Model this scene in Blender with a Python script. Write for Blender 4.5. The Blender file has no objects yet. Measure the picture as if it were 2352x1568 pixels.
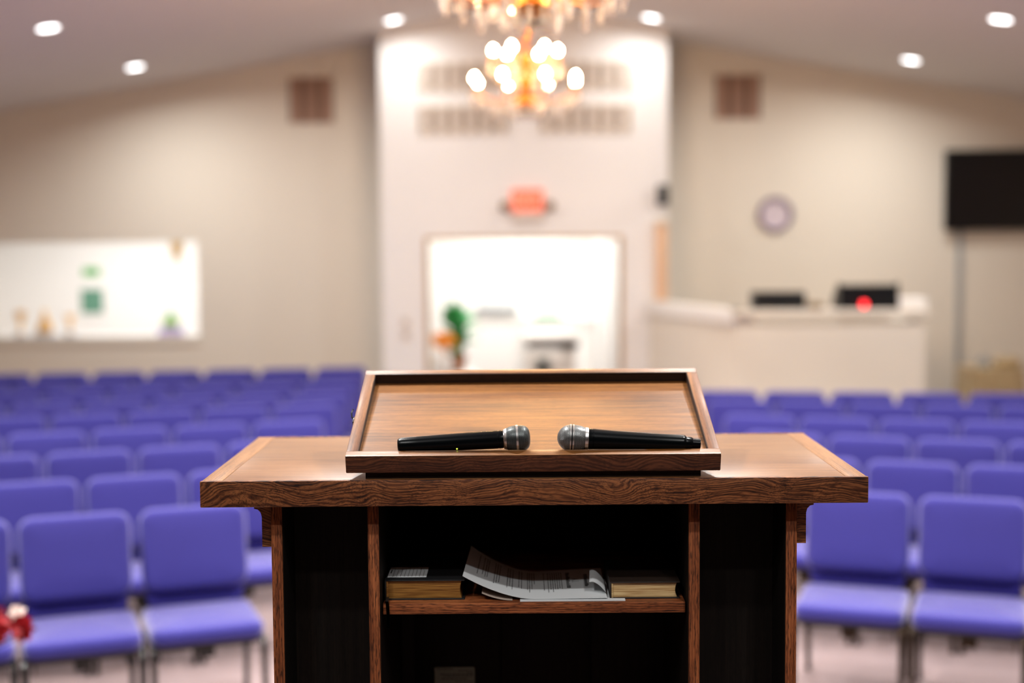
import bpy, bmesh, math, random
from mathutils import Vector, Matrix
R = math.radians
scene = bpy.context.scene
COL = scene.collection
random.seed(7)

# ------------------------------------------------------------------ camera
cam_d = bpy.data.cameras.new('camera')
cam = bpy.data.objects.new('camera', cam_d); COL.objects.link(cam)
cam_d.sensor_width = 36; cam_d.lens = 50; cam_d.clip_start = 0.05; cam_d.clip_end = 100
cam.matrix_world = (Matrix.Translation((0, 0, 2.06)) @ Matrix.Rotation(R(.245), 4, 'Z')
                    @ Matrix.Rotation(R(90 - 4.13), 4, 'X') @ Matrix.Rotation(R(-.47), 4, 'Z'))
cam_d.dof.use_dof = True; cam_d.dof.focus_distance = 2.70; cam_d.dof.aperture_fstop = 1.4
cam_d.dof.aperture_blades = 0
scene.camera = cam

# ------------------------------------------------------------------ world, exposure
w = bpy.data.worlds.new('world'); scene.world = w; w.use_nodes = True
w.node_tree.nodes['Background'].inputs[0].default_value = (.8, .8, .85, 1)
w.node_tree.nodes['Background'].inputs[1].default_value = .02
vs = scene.view_settings
vs.view_transform = 'Standard'; vs.look = 'None'; vs.gamma = 1.0; vs.use_curve_mapping = False
vs.exposure = 0.50
scene.cycles.max_bounces = 8; scene.cycles.diffuse_bounces = 4; scene.cycles.glossy_bounces = 4
scene.cycles.sample_clamp_indirect = 6.0

# light levels (W)
CAN_W = 46.0            # each recessed ceiling light
STAGE_W = 19.0          # the recessed lights over the stage
BULB = 540.0            # emission of one candle bulb of a chandelier
LOBBY_W = 30.0
CAN_COL = (1.0, .985, .955)
OUTER_W = 26.0           # the outer two of the last row, farther from their wall
BACK_W = 7.0             # the row right in front of the entrance block
X0 = .065               # the hall's middle line


# ------------------------------------------------------------------ helpers
def srgb(r, g, b):
    f = lambda c: (c / 255 / 12.92) if c / 255 <= .04045 else ((c / 255 + .055) / 1.055) ** 2.4
    return (f(r), f(g), f(b), 1)


def mat(name, col, rough=.6, metal=0.0, emit=None, es=0.0, sheen=0.0, coat=0.0, bump=0.0, bscale=200, var=0.0, vscale=6, trans=0.0, ior=1.45):
    m = bpy.data.materials.new(name); m.use_nodes = True
    nt = m.node_tree; p = nt.nodes['Principled BSDF']
    c = col if len(col) == 4 else (*col, 1)
    p.inputs['Base Color'].default_value = c
    p.inputs['Roughness'].default_value = rough; p.inputs['Metallic'].default_value = metal
    p.inputs['IOR'].default_value = ior
    if emit: p.inputs['Emission Color'].default_value = emit if len(emit) == 4 else (*emit, 1); p.inputs['Emission Strength'].default_value = es
    if sheen:
        p.inputs['Sheen Weight'].default_value = sheen; p.inputs['Sheen Roughness'].default_value = .38
        p.inputs['Sheen Tint'].default_value = (.9, .87, 1, 1)
    if coat: p.inputs['Coat Weight'].default_value = coat; p.inputs['Coat Roughness'].default_value = .2
    if trans: p.inputs['Transmission Weight'].default_value = trans
    tc = nt.nodes.new('ShaderNodeTexCoord')
    if var:
        n = nt.nodes.new('ShaderNodeTexNoise'); n.inputs['Scale'].default_value = vscale; n.inputs['Detail'].default_value = 4
        nt.links.new(tc.outputs['Object'], n.inputs['Vector'])
        mx = nt.nodes.new('ShaderNodeMix'); mx.data_type = 'RGBA'
        mx.inputs[6].default_value = (*[k * (1 - var) for k in c[:3]], 1); mx.inputs[7].default_value = (*[min(1, k * (1 + var)) for k in c[:3]], 1)
        nt.links.new(n.outputs['Fac'], mx.inputs[0]); nt.links.new(mx.outputs[2], p.inputs['Base Color'])
    if bump:
        n = nt.nodes.new('ShaderNodeTexNoise'); n.inputs['Scale'].default_value = bscale; n.inputs['Detail'].default_value = 3
        nt.links.new(tc.outputs['Object'], n.inputs['Vector'])
        b = nt.nodes.new('ShaderNodeBump'); b.inputs['Strength'].default_value = bump; b.inputs['Distance'].default_value = .004
        nt.links.new(n.outputs['Fac'], b.inputs['Height']); nt.links.new(b.outputs['Normal'], p.inputs['Normal'])
    return m


def wood(name, axis, dark, mid, light, rough=.38, fig=1.0, coat=.25, pore=.55, gscale=1.0, spec=.5, r0=.36, r1=.86, warp=0.0):
    """stained hardwood, grain along the given local axis: broad figure, streaks and short dark pores"""
    m = bpy.data.materials.new(name); m.use_nodes = True
    nt = m.node_tree; N = nt.nodes; L = nt.links; p = N['Principled BSDF']
    tc = N.new('ShaderNodeTexCoord'); oi = N.new('ShaderNodeObjectInfo')
    off = N.new('ShaderNodeVectorMath'); off.operation = 'SCALE'; off.inputs[0].default_value = (3.1, 5.3, 2.7)
    L.new(oi.outputs['Random'], off.inputs['Scale'])
    add = N.new('ShaderNodeVectorMath'); add.operation = 'ADD'
    L.new(tc.outputs['Object'], add.inputs[0]); L.new(off.outputs[0], add.inputs[1])

    if warp:                                                 # bends the grain round knots
        wn_ = N.new('ShaderNodeTexNoise'); wn_.inputs['Scale'].default_value = 5.5; wn_.inputs['Detail'].default_value = 1.5
        L.new(add.outputs[0], wn_.inputs['Vector'])
        c0 = N.new('ShaderNodeVectorMath'); c0.operation = 'SUBTRACT'; c0.inputs[1].default_value = (.5, .5, .5); L.new(wn_.outputs['Color'], c0.inputs[0])
        c1 = N.new('ShaderNodeVectorMath'); c1.operation = 'SCALE'; c1.inputs['Scale'].default_value = warp; L.new(c0.outputs[0], c1.inputs[0])
        c2 = N.new('ShaderNodeVectorMath'); c2.operation = 'ADD'; L.new(add.outputs[0], c2.inputs[0]); L.new(c1.outputs[0], c2.inputs[1])
        add = c2

    def mapped(long, cross):
        mp = N.new('ShaderNodeMapping')
        s = [cross * gscale] * 3; s['XYZ'.index(axis)] = long * gscale
        mp.inputs['Scale'].default_value = s
        L.new(add.outputs[0], mp.inputs['Vector']); return mp
    # broad figure: bands bent by low noise (cathedral grain)
    wv = N.new('ShaderNodeTexWave'); wv.wave_type = 'BANDS'; wv.bands_direction = {'X': 'Z', 'Z': 'X', 'Y': 'X'}[axis]
    wv.inputs['Scale'].default_value = 2.6; wv.inputs['Distortion'].default_value = 22 * fig
    wv.inputs['Detail'].default_value = 2.5; wv.inputs['Detail Scale'].default_value = .55; wv.inputs['Detail Roughness'].default_value = .55
    L.new(mapped(2.6, 21).outputs[0], wv.inputs['Vector'])
    st = N.new('ShaderNodeTexNoise'); st.inputs['Scale'].default_value = 1; st.inputs['Detail'].default_value = 6; st.inputs['Roughness'].default_value = .62
    L.new(mapped(5, 120).outputs[0], st.inputs['Vector'])
    po = N.new('ShaderNodeTexNoise'); po.inputs['Scale'].default_value = 1; po.inputs['Detail'].default_value = 3
    L.new(mapped(55, 750).outputs[0], po.inputs['Vector'])
    bl = N.new('ShaderNodeTexNoise'); bl.inputs['Scale'].default_value = 1; bl.inputs['Detail'].default_value = 2
    L.new(mapped(3, 9).outputs[0], bl.inputs['Vector'])
    a = N.new('ShaderNodeMath'); a.operation = 'MULTIPLY'; a.inputs[1].default_value = .28 * min(1, fig + .15); L.new(wv.outputs['Fac'], a.inputs[0])
    b = N.new('ShaderNodeMath'); b.operation = 'MULTIPLY_ADD'; b.inputs[1].default_value = .70; L.new(st.outputs['Fac'], b.inputs[0]); L.new(a.outputs[0], b.inputs[2])
    c = N.new('ShaderNodeMath'); c.operation = 'MULTIPLY_ADD'; c.inputs[1].default_value = .38; L.new(bl.outputs['Fac'], c.inputs[0]); L.new(b.outputs[0], c.inputs[2])
    rp = N.new('ShaderNodeValToRGB'); e = rp.color_ramp.elements
    e[0].position = r0; e[0].color = (*dark, 1); e[1].position = r1; e[1].color = (*light, 1)
    k = e.new(r0 * .56 + r1 * .44); k.color = (*mid, 1)
    L.new(c.outputs[0], rp.inputs['Fac'])
    pr = N.new('ShaderNodeMapRange'); pr.inputs['From Min'].default_value = .36; pr.inputs['From Max'].default_value = .50
    pr.inputs['To Min'].default_value = 1 - pore; pr.inputs['To Max'].default_value = 1.0
    L.new(po.outputs['Fac'], pr.inputs['Value'])
    mx = N.new('ShaderNodeMix'); mx.data_type = 'RGBA'; mx.blend_type = 'MULTIPLY'; mx.inputs[0].default_value = 1
    L.new(rp.outputs['Color'], mx.inputs[6]); L.new(pr.outputs['Result'], mx.inputs[7])
    L.new(mx.outputs[2], p.inputs['Base Color'])
    p.inputs['Roughness'].default_value = rough; p.inputs['Coat Weight'].default_value = coat; p.inputs['Coat Roughness'].default_value = .22
    p.inputs['Specular IOR Level'].default_value = spec
    bp = N.new('ShaderNodeBump'); bp.inputs['Strength'].default_value = .18; bp.inputs['Distance'].default_value = .0008
    L.new(po.outputs['Fac'], bp.inputs['Height']); L.new(bp.outputs['Normal'], p.inputs['Normal'])
    return m


WL = {}                                                     # world position of every unrotated object


class B:
    """collects shapes in one bmesh; build() links them as ONE mesh object"""
    def __init__(s): s.bm = bmesh.new(); s.fl = s.bm.faces.layers.int.new('flat')

    def box(s, x0, x1, y0, y1, z0, z1, bev=0.0, seg=2):
        bm = s.bm
        vs_ = [bm.verts.new((x, y, z)) for x in (x0, x1) for y in (y0, y1) for z in (z0, z1)]
        fs = [(0, 1, 3, 2), (4, 6, 7, 5), (0, 4, 5, 1), (2, 3, 7, 6), (0, 2, 6, 4), (1, 5, 7, 3)]
        F = [bm.faces.new([vs_[i] for i in f]) for f in fs]
        if bev:
            ed = {e for f in F for e in f.edges}
            bmesh.ops.bevel(bm, geom=list(ed), offset=bev, segments=seg, profile=.5, affect='EDGES')
            for f in bm.faces:
                f.normal_update()
                if max(abs(k) for k in f.normal) > .9999: f[s.fl] = 1
        return s

    def prism(s, pts, a, b, axis='Y'):
        """closed outline (two coordinates) extruded along an axis"""
        def v(p, t):
            return {'Y': (p[0], t, p[1]), 'X': (t, p[0], p[1]), 'Z': (p[0], p[1], t)}[axis]
        A = [s.bm.verts.new(v(p, a)) for p in pts]; C = [s.bm.verts.new(v(p, b)) for p in pts]
        n = len(pts)
        s.bm.faces.new(A); s.bm.faces.new(C[::-1])
        for i in range(n): s.bm.faces.new((A[i], C[i], C[(i + 1) % n], A[(i + 1) % n]))
        return s

    def lathe(s, prof, n=16, c=(0, 0, 0), axis='Z', uv=False):
        """profile of (radius, height) turned about an axis through c"""
        bm = s.bm; rings = []
        for r, h in prof:
            ring = []
            if r < 1e-6:
                q = (0, 0, h); ring = [q]
            else:
                for i in range(n):
                    t = 2 * math.pi * i / n; ring.append((r * math.cos(t), r * math.sin(t), h))
            rr = []
            for x, y, z in ring:
                if axis == 'X': x, y, z = z, x, y
                elif axis == 'Y': x, y, z = x, z, y
                rr.append(bm.verts.new((x + c[0], y + c[1], z + c[2])))
            rings.append(rr)
        ul = bm.loops.layers.uv.verify() if uv else None
        L = [0]
        for (r0, h0), (r1, h1) in zip(prof, prof[1:]): L.append(L[-1] + math.hypot(r1 - r0, h1 - h0))
        for j, (p, q) in enumerate(zip(rings, rings[1:])):
            for i in range(n):
                k = (i + 1) % n
                if len(p) == 1 and len(q) == 1: continue
                if len(p) == 1: vv = (p[0], q[k], q[i]); ii = ((i + .5, j), (i + 1, j + 1), (i, j + 1))
                elif len(q) == 1: vv = (p[i], p[k], q[0]); ii = ((i, j), (i + 1, j), (i + .5, j + 1))
                else: vv = (p[i], p[k], q[k], q[i]); ii = ((i, j), (i + 1, j), (i + 1, j + 1), (i, j + 1))
                f = bm.faces.new(vv)
                if uv:
                    for lp, (a, b) in zip(f.loops, ii): lp[ul].uv = (a / n, L[b])
        return s

    def tube(s, pts, r, n=8, caps=True):
        pts = [Vector(p) for p in pts]; rs = r if isinstance(r, (list, tuple)) else [r] * len(pts)
        rings = []; up = None
        for i, p in enumerate(pts):
            d = (pts[min(i + 1, len(pts) - 1)] - pts[max(i - 1, 0)]).normalized()
            if up is None: up = Vector((0, 0, 1)) if abs(d.z) < .9 else Vector((1, 0, 0))
            a = d.cross(up).normalized(); b = a.cross(d).normalized(); up = b
            rings.append([s.bm.verts.new(p + (a * math.cos(t) + b * math.sin(t)) * rs[i]) for t in [2 * math.pi * k / n for k in range(n)]])
        for p, q in zip(rings, rings[1:]):
            for i in range(n): s.bm.faces.new((p[i], p[(i + 1) % n], q[(i + 1) % n], q[i]))
        if caps: s.bm.faces.new(rings[0][::-1]); s.bm.faces.new(rings[-1])
        return s

    def quad(s, *p): s.bm.faces.new([s.bm.verts.new(q) for q in p]); return s

    def grid(s, fn, nu, nv, thick=0.0):
        """surface fn(u,v), optionally with thickness along -Z"""
        V = [[s.bm.verts.new(fn(i / nu, j / nv)) for j in range(nv + 1)] for i in range(nu + 1)]
        for i in range(nu):
            for j in range(nv): s.bm.faces.new((V[i][j], V[i + 1][j], V[i + 1][j + 1], V[i][j + 1]))
        if thick:
            W = [[s.bm.verts.new(Vector(V[i][j].co) - Vector((0, 0, thick))) for j in range(nv + 1)] for i in range(nu + 1)]
            for i in range(nu):
                for j in range(nv): s.bm.faces.new((W[i][j], W[i][j + 1], W[i + 1][j + 1], W[i + 1][j]))
            for i in range(nu):
                s.bm.faces.new((V[i][0], W[i][0], W[i + 1][0], V[i + 1][0])); s.bm.faces.new((V[i][nv], V[i + 1][nv], W[i + 1][nv], W[i][nv]))
            for j in range(nv):
                s.bm.faces.new((V[0][j], V[0][j + 1], W[0][j + 1], W[0][j])); s.bm.faces.new((V[nu][j], W[nu][j], W[nu][j + 1], V[nu][j + 1]))
        return s

    def cushion(s, w, d, h, rc, re, seg=4, c=(0, 0, 0), crown=0.0):
        """pad w x d x h standing on c: upright corners rounded by rc, rims by re, top domed by crown"""
        bm = s.bm; nc = 5

        def ring(ins, z):
            a, b, r = w / 2 - ins, d / 2 - ins, max(rc - ins, .004)
            r = min(r, a * .98, b * .98); out_ = []
            for sx, sy, a0 in ((1, 1, 0), (-1, 1, 90), (-1, -1, 180), (1, -1, 270)):
                for k in range(nc + 1):
                    t = R(a0 + 90 * k / nc)
                    out_.append(bm.verts.new((c[0] + sx * (a - r) + r * math.cos(t), c[1] + sy * (b - r) + r * math.sin(t), c[2] + z)))
            return out_
        m = min(w, d) / 2; L = []
        L += [(m * .9, 0), (m * .5, 0), (re, 0)]
        for k in range(1, seg + 1): t = R(90 * k / seg); L.append((re * (1 - math.sin(t)), re * (1 - math.cos(t))))
        for k in range(0, seg + 1): t = R(90 * k / seg); L.append((re * (1 - math.cos(t)), h - re * (1 - math.sin(t))))
        for f in (.2, .45, .7, .92): L.append((re + (m - re) * f, h + crown * (1 - (1 - f) ** 2)))
        rings = [ring(*q) for q in L]
        for p, q in zip(rings, rings[1:]):
            n = len(p)
            for k in range(n): bm.faces.new((p[k], p[(k + 1) % n], q[(k + 1) % n], q[k]))
        bm.faces.new(rings[0][::-1]); bm.faces.new(rings[-1])
        return s

    def xf(s, M):
        bmesh.ops.transform(s.bm, matrix=M, verts=list(s.bm.verts)); return s

    def mesh(s, name, smooth=True, ang=38):
        bm = s.bm
        bmesh.ops.recalc_face_normals(bm, faces=list(bm.faces))
        bm.faces.ensure_lookup_table(); flags = [not f[s.fl] for f in bm.faces]
        me = bpy.data.meshes.new(name); bm.to_mesh(me); bm.free()
        if smooth and len(me.polygons):
            me.polygons.foreach_set('use_smooth', flags); me.set_sharp_from_angle(angle=R(ang))
        return me

    def build(s, name, m, parent=None, local=False, smooth=True, ang=38):
        """world coordinates unless local; a top-level mesh gets its origin at its base"""
        o_ = Vector((0, 0, 0))
        if not local:
            if parent is not None: o_ = WL[parent.name]
            elif len(s.bm.verts):
                xs = [v.co.x for v in s.bm.verts]; ys = [v.co.y for v in s.bm.verts]; zs = [v.co.z for v in s.bm.verts]
                o_ = Vector(((min(xs) + max(xs)) / 2, (min(ys) + max(ys)) / 2, min(zs)))
            for v in s.bm.verts: v.co -= o_
        me = s.mesh(name, smooth, ang); me.materials.append(m)
        o = bpy.data.objects.new(name, me); COL.objects.link(o)
        if parent is not None: o.parent = parent
        else: o.location = o_
        WL[o.name] = o_.copy()
        return o


def tag(o, label, cat=None, group=None, kind=None):
    o['label'] = label
    if cat: o['category'] = cat
    if group: o['group'] = group
    if kind: o['kind'] = kind
    return o


def thing(name, label, cat, loc=(0, 0, 0), rotz=0.0, group=None):
    o = bpy.data.objects.new(name, None); COL.objects.link(o)
    o.empty_display_size = .1; o.location = loc; o.rotation_euler = (0, 0, rotz)
    WL[o.name] = Vector(loc)
    return tag(o, label, cat, group)


def struct(o, label): return tag(o, label, kind='structure')


def dup(src, parent=None):
    c = src.copy(); COL.objects.link(c); c.parent = parent
    for ch in [x for x in src.children if x.type != 'LIGHT']: dup(ch, c)
    return c


def text_mesh(body, size, depth=0.0):
    cu = bpy.data.curves.new('lettering', 'FONT'); cu.body = body; cu.size = size; cu.extrude = depth
    cu.align_x = 'CENTER'; cu.align_y = 'CENTER'
    o = bpy.data.objects.new('lettering', cu); COL.objects.link(o)
    dg = bpy.context.evaluated_depsgraph_get(); dg.update()
    me = bpy.data.meshes.new_from_object(o.evaluated_get(dg))
    bpy.data.objects.remove(o); bpy.data.curves.remove(cu)
    return me


# ------------------------------------------------------------------ materials
M = {}
M['wall'] = mat('wall_paint', srgb(222, 214, 200), .85, bump=.06, bscale=90)
M['ceiling'] = mat('ceiling_paint', srgb(218, 213, 208), .9, bump=.1, bscale=60)
M['block'] = mat('block_paint', srgb(238, 238, 237), .85, bump=.06, bscale=90)
M['stage_wall'] = mat('stage_wall_brown', srgb(88, 66, 50), .7)  # unseen wall; dark tone picked to cut fill light on the lectern
M['white'] = mat('white_paint', srgb(236, 232, 226), .55)
M['trim'] = mat('tan_trim', srgb(190, 158, 120), .5)
M['tan_board'] = mat('tan_board', srgb(222, 184, 150), .6)
M['carpet'] = mat('mauve_carpet', srgb(138, 119, 118), .95, sheen=.3, bump=.6, bscale=260, var=.12, vscale=5)
M['stage_carpet'] = mat('stage_carpet', srgb(104, 84, 80), .95, bump=.6, bscale=260, var=.12, vscale=5)
M['fabric'] = mat('purple_fabric', srgb(49, 45, 130), .88, sheen=.95, bump=.35, bscale=420, var=.10, vscale=300)
M['shell'] = mat('navy_shell', srgb(40, 34, 120), .8, sheen=.2)
M['black_metal'] = mat('black_metal', srgb(9, 13, 12), .24, 0.0, coat=.15)
M['brass_metal'] = mat('dark_brass', srgb(48, 36, 22), .3, .7)
M['black'] = mat('black_plastic', srgb(14, 16, 18), .38)
M['screen'] = mat('screen', srgb(6, 7, 9), .2)
M['dark_grey'] = mat('dark_grey', srgb(60, 64, 66), .5)
M['grey'] = mat('grey_plastic', srgb(150, 154, 156), .5)
M['silver'] = mat('silver', (.62, .63, .63), .28, 1.0)
M['gold'] = mat('brass_gold', srgb(176, 108, 42), .34, 1.0)
M['bronze'] = mat('dark_bronze', srgb(64, 40, 24), .35, .8)
M['vent'] = mat('vent_tan', srgb(184, 150, 132), .6)
M['vent_dark'] = mat('vent_gap', srgb(72, 50, 38), .8)
M['vent_slot'] = mat('vent_slot', srgb(120, 100, 76), .8)
M['vent_pale'] = mat('vent_pale', srgb(222, 212, 202), .6)
M['vent_olive'] = mat('vent_olive', srgb(128, 110, 86), .8)
M['paper'] = mat('paper', srgb(206, 210, 212), .8)
M['ink'] = mat('ink', srgb(26, 28, 32), .8)
M['can'] = mat('can_lens', (1, 1, 1), .5, emit=(.97, .98, 1.0), es=6)
M['bulb'] = mat('bulb', (1, .9, .7), .4, emit=(1.0, .61, .29), es=BULB)
M['glass'] = None
g = bpy.data.materials.new('window_glass'); g.use_nodes = True
nt = g.node_tree; nt.nodes.clear()
out = nt.nodes.new('ShaderNodeOutputMaterial'); mx = nt.nodes.new('ShaderNodeMixShader'); fr = nt.nodes.new('ShaderNodeFresnel'); fr.inputs[0].default_value = 1.3
tr = nt.nodes.new('ShaderNodeBsdfTransparent'); gl = nt.nodes.new('ShaderNodeBsdfGlossy'); gl.inputs['Roughness'].default_value = .05
nt.links.new(fr.outputs[0], mx.inputs[0]); nt.links.new(tr.outputs[0], mx.inputs[1]); nt.links.new(gl.outputs[0], mx.inputs[2]); nt.links.new(mx.outputs[0], out.inputs[0])
M['glass'] = g
M['crystal'] = mat('crystal', (1, .97, .93), .06, trans=.75, ior=1.5)

WD = dict(dark=(.016, .0042, .0017), mid=(.098, .029, .0095), light=(.25, .089, .031))
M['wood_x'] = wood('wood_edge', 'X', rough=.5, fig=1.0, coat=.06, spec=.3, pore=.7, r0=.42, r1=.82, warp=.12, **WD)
M['wood_rail_shaded'] = wood('wood_front_rail_shaded', 'X', rough=.5, fig=.8, warp=.08, coat=.06, spec=.3, pore=.5, dark=(.012, .0035, .0016), mid=(.055, .016, .006), light=(.13, .042, .016))  # shade on the front rail's face put into a darker wood
M['wood_z'] = wood('wood_stile', 'Z', rough=.5, fig=.25, dark=(.035, .009, .003), mid=(.20, .055, .017), light=(.42, .14, .048), pore=.8, coat=.04, spec=.3)
M['wood_shelf'] = wood('wood_shelf', 'X', rough=.5, fig=.4, dark=(.035, .009, .003), mid=(.20, .055, .017), light=(.42, .14, .048), pore=.8, coat=.04, spec=.3)
TP = dict(dark=(.085, .031, .0095), mid=(.195, .085, .029), light=(.285, .138, .052))
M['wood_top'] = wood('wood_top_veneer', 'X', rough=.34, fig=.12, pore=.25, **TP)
M['wood_top_y'] = wood('wood_top_band', 'Y', rough=.5, fig=.12, pore=.3, coat=.05, spec=.3, **TP)
M['wood_tray'] = wood('wood_tray', 'X', rough=.4, fig=.18, pore=.32, dark=(.042, .0120, .0028), mid=(.146, .053, .0108), light=(.235, .095, .0215), r0=.40, r1=.82, coat=.05)
M['wood_tray_y'] = wood('wood_tray_rail', 'Y', rough=.5, fig=.15, pore=.3, dark=(.055, .018, .006), mid=(.14, .050, .017), light=(.215, .088, .033), spec=.3, coat=.06)
M['wood_dark'] = wood('wood_inside_shaded', 'Z', rough=.6, fig=.15, pore=.4, coat=0, dark=(.0025, .0019, .0016), mid=(.0065, .0045, .0034), light=(.014, .009, .006), spec=.15)  # near-black: the unlit interior's shade is put into the wood colour
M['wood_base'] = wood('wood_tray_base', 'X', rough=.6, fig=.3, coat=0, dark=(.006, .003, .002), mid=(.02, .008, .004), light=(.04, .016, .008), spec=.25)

# ------------------------------------------------------------------ the hall
YB, YF = 14.7, 13.9          # back walls, front of the entrance block
XL, XR, YS = -6.9, 7.0, -6.0
SL = .17                      # ceiling pitch
ZR = 4.31
ceil = lambda x: ZR - SL * abs(x - X0)
struct(B().box(XL, XR, YS, 20.0, -.12, 0).build('floor', M['carpet']), 'mauve carpet floor of the hall')
struct(B().box(XL + .1, XR - .1, YS + .1, 4.2, 0, .46, .01).build('stage_floor', M['stage_carpet']), 'raised carpeted stage the lectern stands on')
for nm, a, b, tx in (('ceiling', XL - .15, X0, 'left slope of the vaulted white ceiling'), ('ceiling', X0, XR + .15, 'right slope of the vaulted white ceiling')):
    struct(B().prism([(a, ceil(a)), (b, ceil(b)), (b, ceil(b) + .12), (a, ceil(a) + .12)], YS - .1, YB + .15).build(nm, M['ceiling']), tx)
# back wall left of the block with the wide interior window opening
WX0, WX1, WZ0, WZ1 = -6.1, -3.305, 1.082, 2.056
BL, BR = -1.325, 1.47
bw = B()
for a, b, z0, z1 in ((XL, WX0, 0, None), (WX1, BL + .1, 0, None), (WX0, WX1, 0, WZ0), (WX0, WX1, WZ1, None)):
    t0, t1 = (z1, z1) if z1 else (ceil(a) + .02, ceil(b) + .02)
    bw.prism([(a, z0), (b, z0), (b, t1), (a, t0)], YB, YB + .14)
struct(bw.build('wall_back_left', M['wall']), 'beige back wall left of the entrance with a wide interior window')
struct(B().prism([(BR - .1, 0), (XR, 0), (XR, ceil(XR) + .02), (BR - .1, ceil(BR) + .02)], YB, YB + .14).build('wall_back_right', M['wall']), 'beige back wall behind the sound booth')
for nm, a in (('wall_left', XL), ('wall_right', XR)):
    s_ = -1 if a < 0 else 1
    struct(B().box(min(a, a + s_ * .15), max(a, a + s_ * .15), YS, YB, 0, ceil(a) + .05).build(nm, M['wall']), 'beige side wall of the hall on the ' + ('left' if s_ < 0 else 'right'))
struct(B().prism([(XL, 0), (XR, 0), (XR, ceil(XR)), (X0, ZR), (XL, ceil(XL))], YS - .15, YS).build('wall_front', M['stage_wall']), 'brown wall behind the stage')
# entrance block with a wide doorway
DX0, DX1, DZ = -.868, .994, 2.05
eb = B()
eb.prism([(BL, 0), (DX0, 0), (DX0, ceil(DX0) + .02), (BL, ceil(BL) + .02)], YF, YF + .16)
eb.prism([(DX1, 0), (BR, 0), (BR, ceil(BR) + .02), (DX1, ceil(DX1) + .02)], YF, YF + .16)
eb.prism([(DX0, DZ), (DX1, DZ), (DX1, ceil(DX1) + .02), (X0, ZR + .02), (DX0, ceil(DX0) + .02)], YF, YF + .16)
eb.prism([(BL, 0), (BL + .14, 0), (BL + .14, ceil(BL + .14) + .02), (BL, ceil(BL) + .02)], YF + .16, YB + .14)
eb.prism([(BR - .14, 0), (BR, 0), (BR, ceil(BR) + .02), (BR - .14, ceil(BR - .14) + .02)], YF + .16, YB + .14)
struct(eb.build('wall_entrance', M['block']), 'tall off-white entrance block with a doorway')
df = B()
df.box(DX0 - .035, DX0, YF - .012, YF + .17, 0, DZ + .035).box(DX1, DX1 + .035, YF - .012, YF + .17, 0, DZ + .035).box(DX0, DX1, YF - .012, YF + .17, DZ, DZ + .035)
struct(df.build('trim_1', M['trim']), 'thin tan frame around the doorway')
# interior window: frame, sill and pane
wf = B().box(WX0, WX1, YB - .02, YB + .02, WZ0 - .085, WZ0 - .002, .006)
wn = struct(wf.build('window_1', M['wall']), 'wide interior window into a bright room')
B().box(WX0, WX1, YB + .066, YB + .074, WZ0, WZ1).build('pane', M['glass'], wn)
B().box(WX0, WX1, YB + .02, YB + .14, WZ0 - .03, WZ0, .004).build('sill', M['white'], wn)
for a, b in ((XL, BL), (BR, XR)):
    struct(B().box(a, b, YB - .015, YB, 0, .1, .004).build('baseboard_back', M['white']), 'white baseboard along the back wall ' + ('left' if a < 0 else 'right') + ' of the entrance')

# the lobby behind the doorway and the room behind the window
def shell(x0, x1, y0, y1, z1, nm, lab):
    o = B()
    o.box(x0 - .1, x0, y0, y1, 0, z1).box(x1, x1 + .1, y0, y1, 0, z1).box(x0 - .1, x1 + .1, y1, y1 + .1, 0, z1)
    struct(o.build(nm, M['white']), lab)
    struct(B().box(x0 - .1, x1 + .1, y0, y1 + .1, z1, z1 + .1).build('ceiling', M['white']), 'white ceiling of ' + lab.split(' of ')[-1])
shell(-1.15, 2.6, YB + .14, 19.2, 2.7, 'wall_lobby', 'white walls of the lobby')
struct(B().box(1.02, 2.6, 17.0, 19.2, 0, 2.7).build('wall_lobby_corner', M['white']), 'projecting white wall corner in the lobby')
shell(-6.75, -1.35, YB + .15, 18.0, 2.7, 'wall_side_room', 'white walls of the room behind the window')


def ceiling_panel(x, y, z, sx, sy, watts, label):
    t = thing('ceiling_panel_light', label, 'ceiling light', (x, y, z - .06))
    B().box(x - sx / 2, x + sx / 2, y - sy / 2, y + sy / 2, z - .06, z, .008).build('frame', M['white'], t)
    B().box(x - sx / 2 + .03, x + sx / 2 - .03, y - sy / 2 + .03, y + sy / 2 - .03, z - .064, z - .058).build('diffuser', M['can'], t)
    l = bpy.data.lights.new('panel_light', 'AREA'); l.shape = 'RECTANGLE'; l.size = sx; l.size_y = sy; l.energy = watts; l.color = (.96, .99, 1.0)
    o = bpy.data.objects.new('panel_light', l); COL.objects.link(o); o.parent = t; o.location = (0, 0, -.02)
ceiling_panel(.2, 16.2, 2.7, 1.2, .6, LOBBY_W, 'flat ceiling light panel near the lobby door')
ceiling_panel(.1, 15.25, 2.7, 1.2, .3, LOBBY_W * .45, 'added narrow light panel behind the lobby door, brightening the furniture fronts')  # unseen panel added to light copier and plant from the front
ceiling_panel(.0, 18.2, 2.7, 1.2, .6, LOBBY_W * .7, 'flat ceiling light panel deep in the lobby')
ceiling_panel(-4.2, 16.3, 2.7, 2.4, .9, LOBBY_W * 1.45, 'flat ceiling light panel in the room behind the window')

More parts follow.
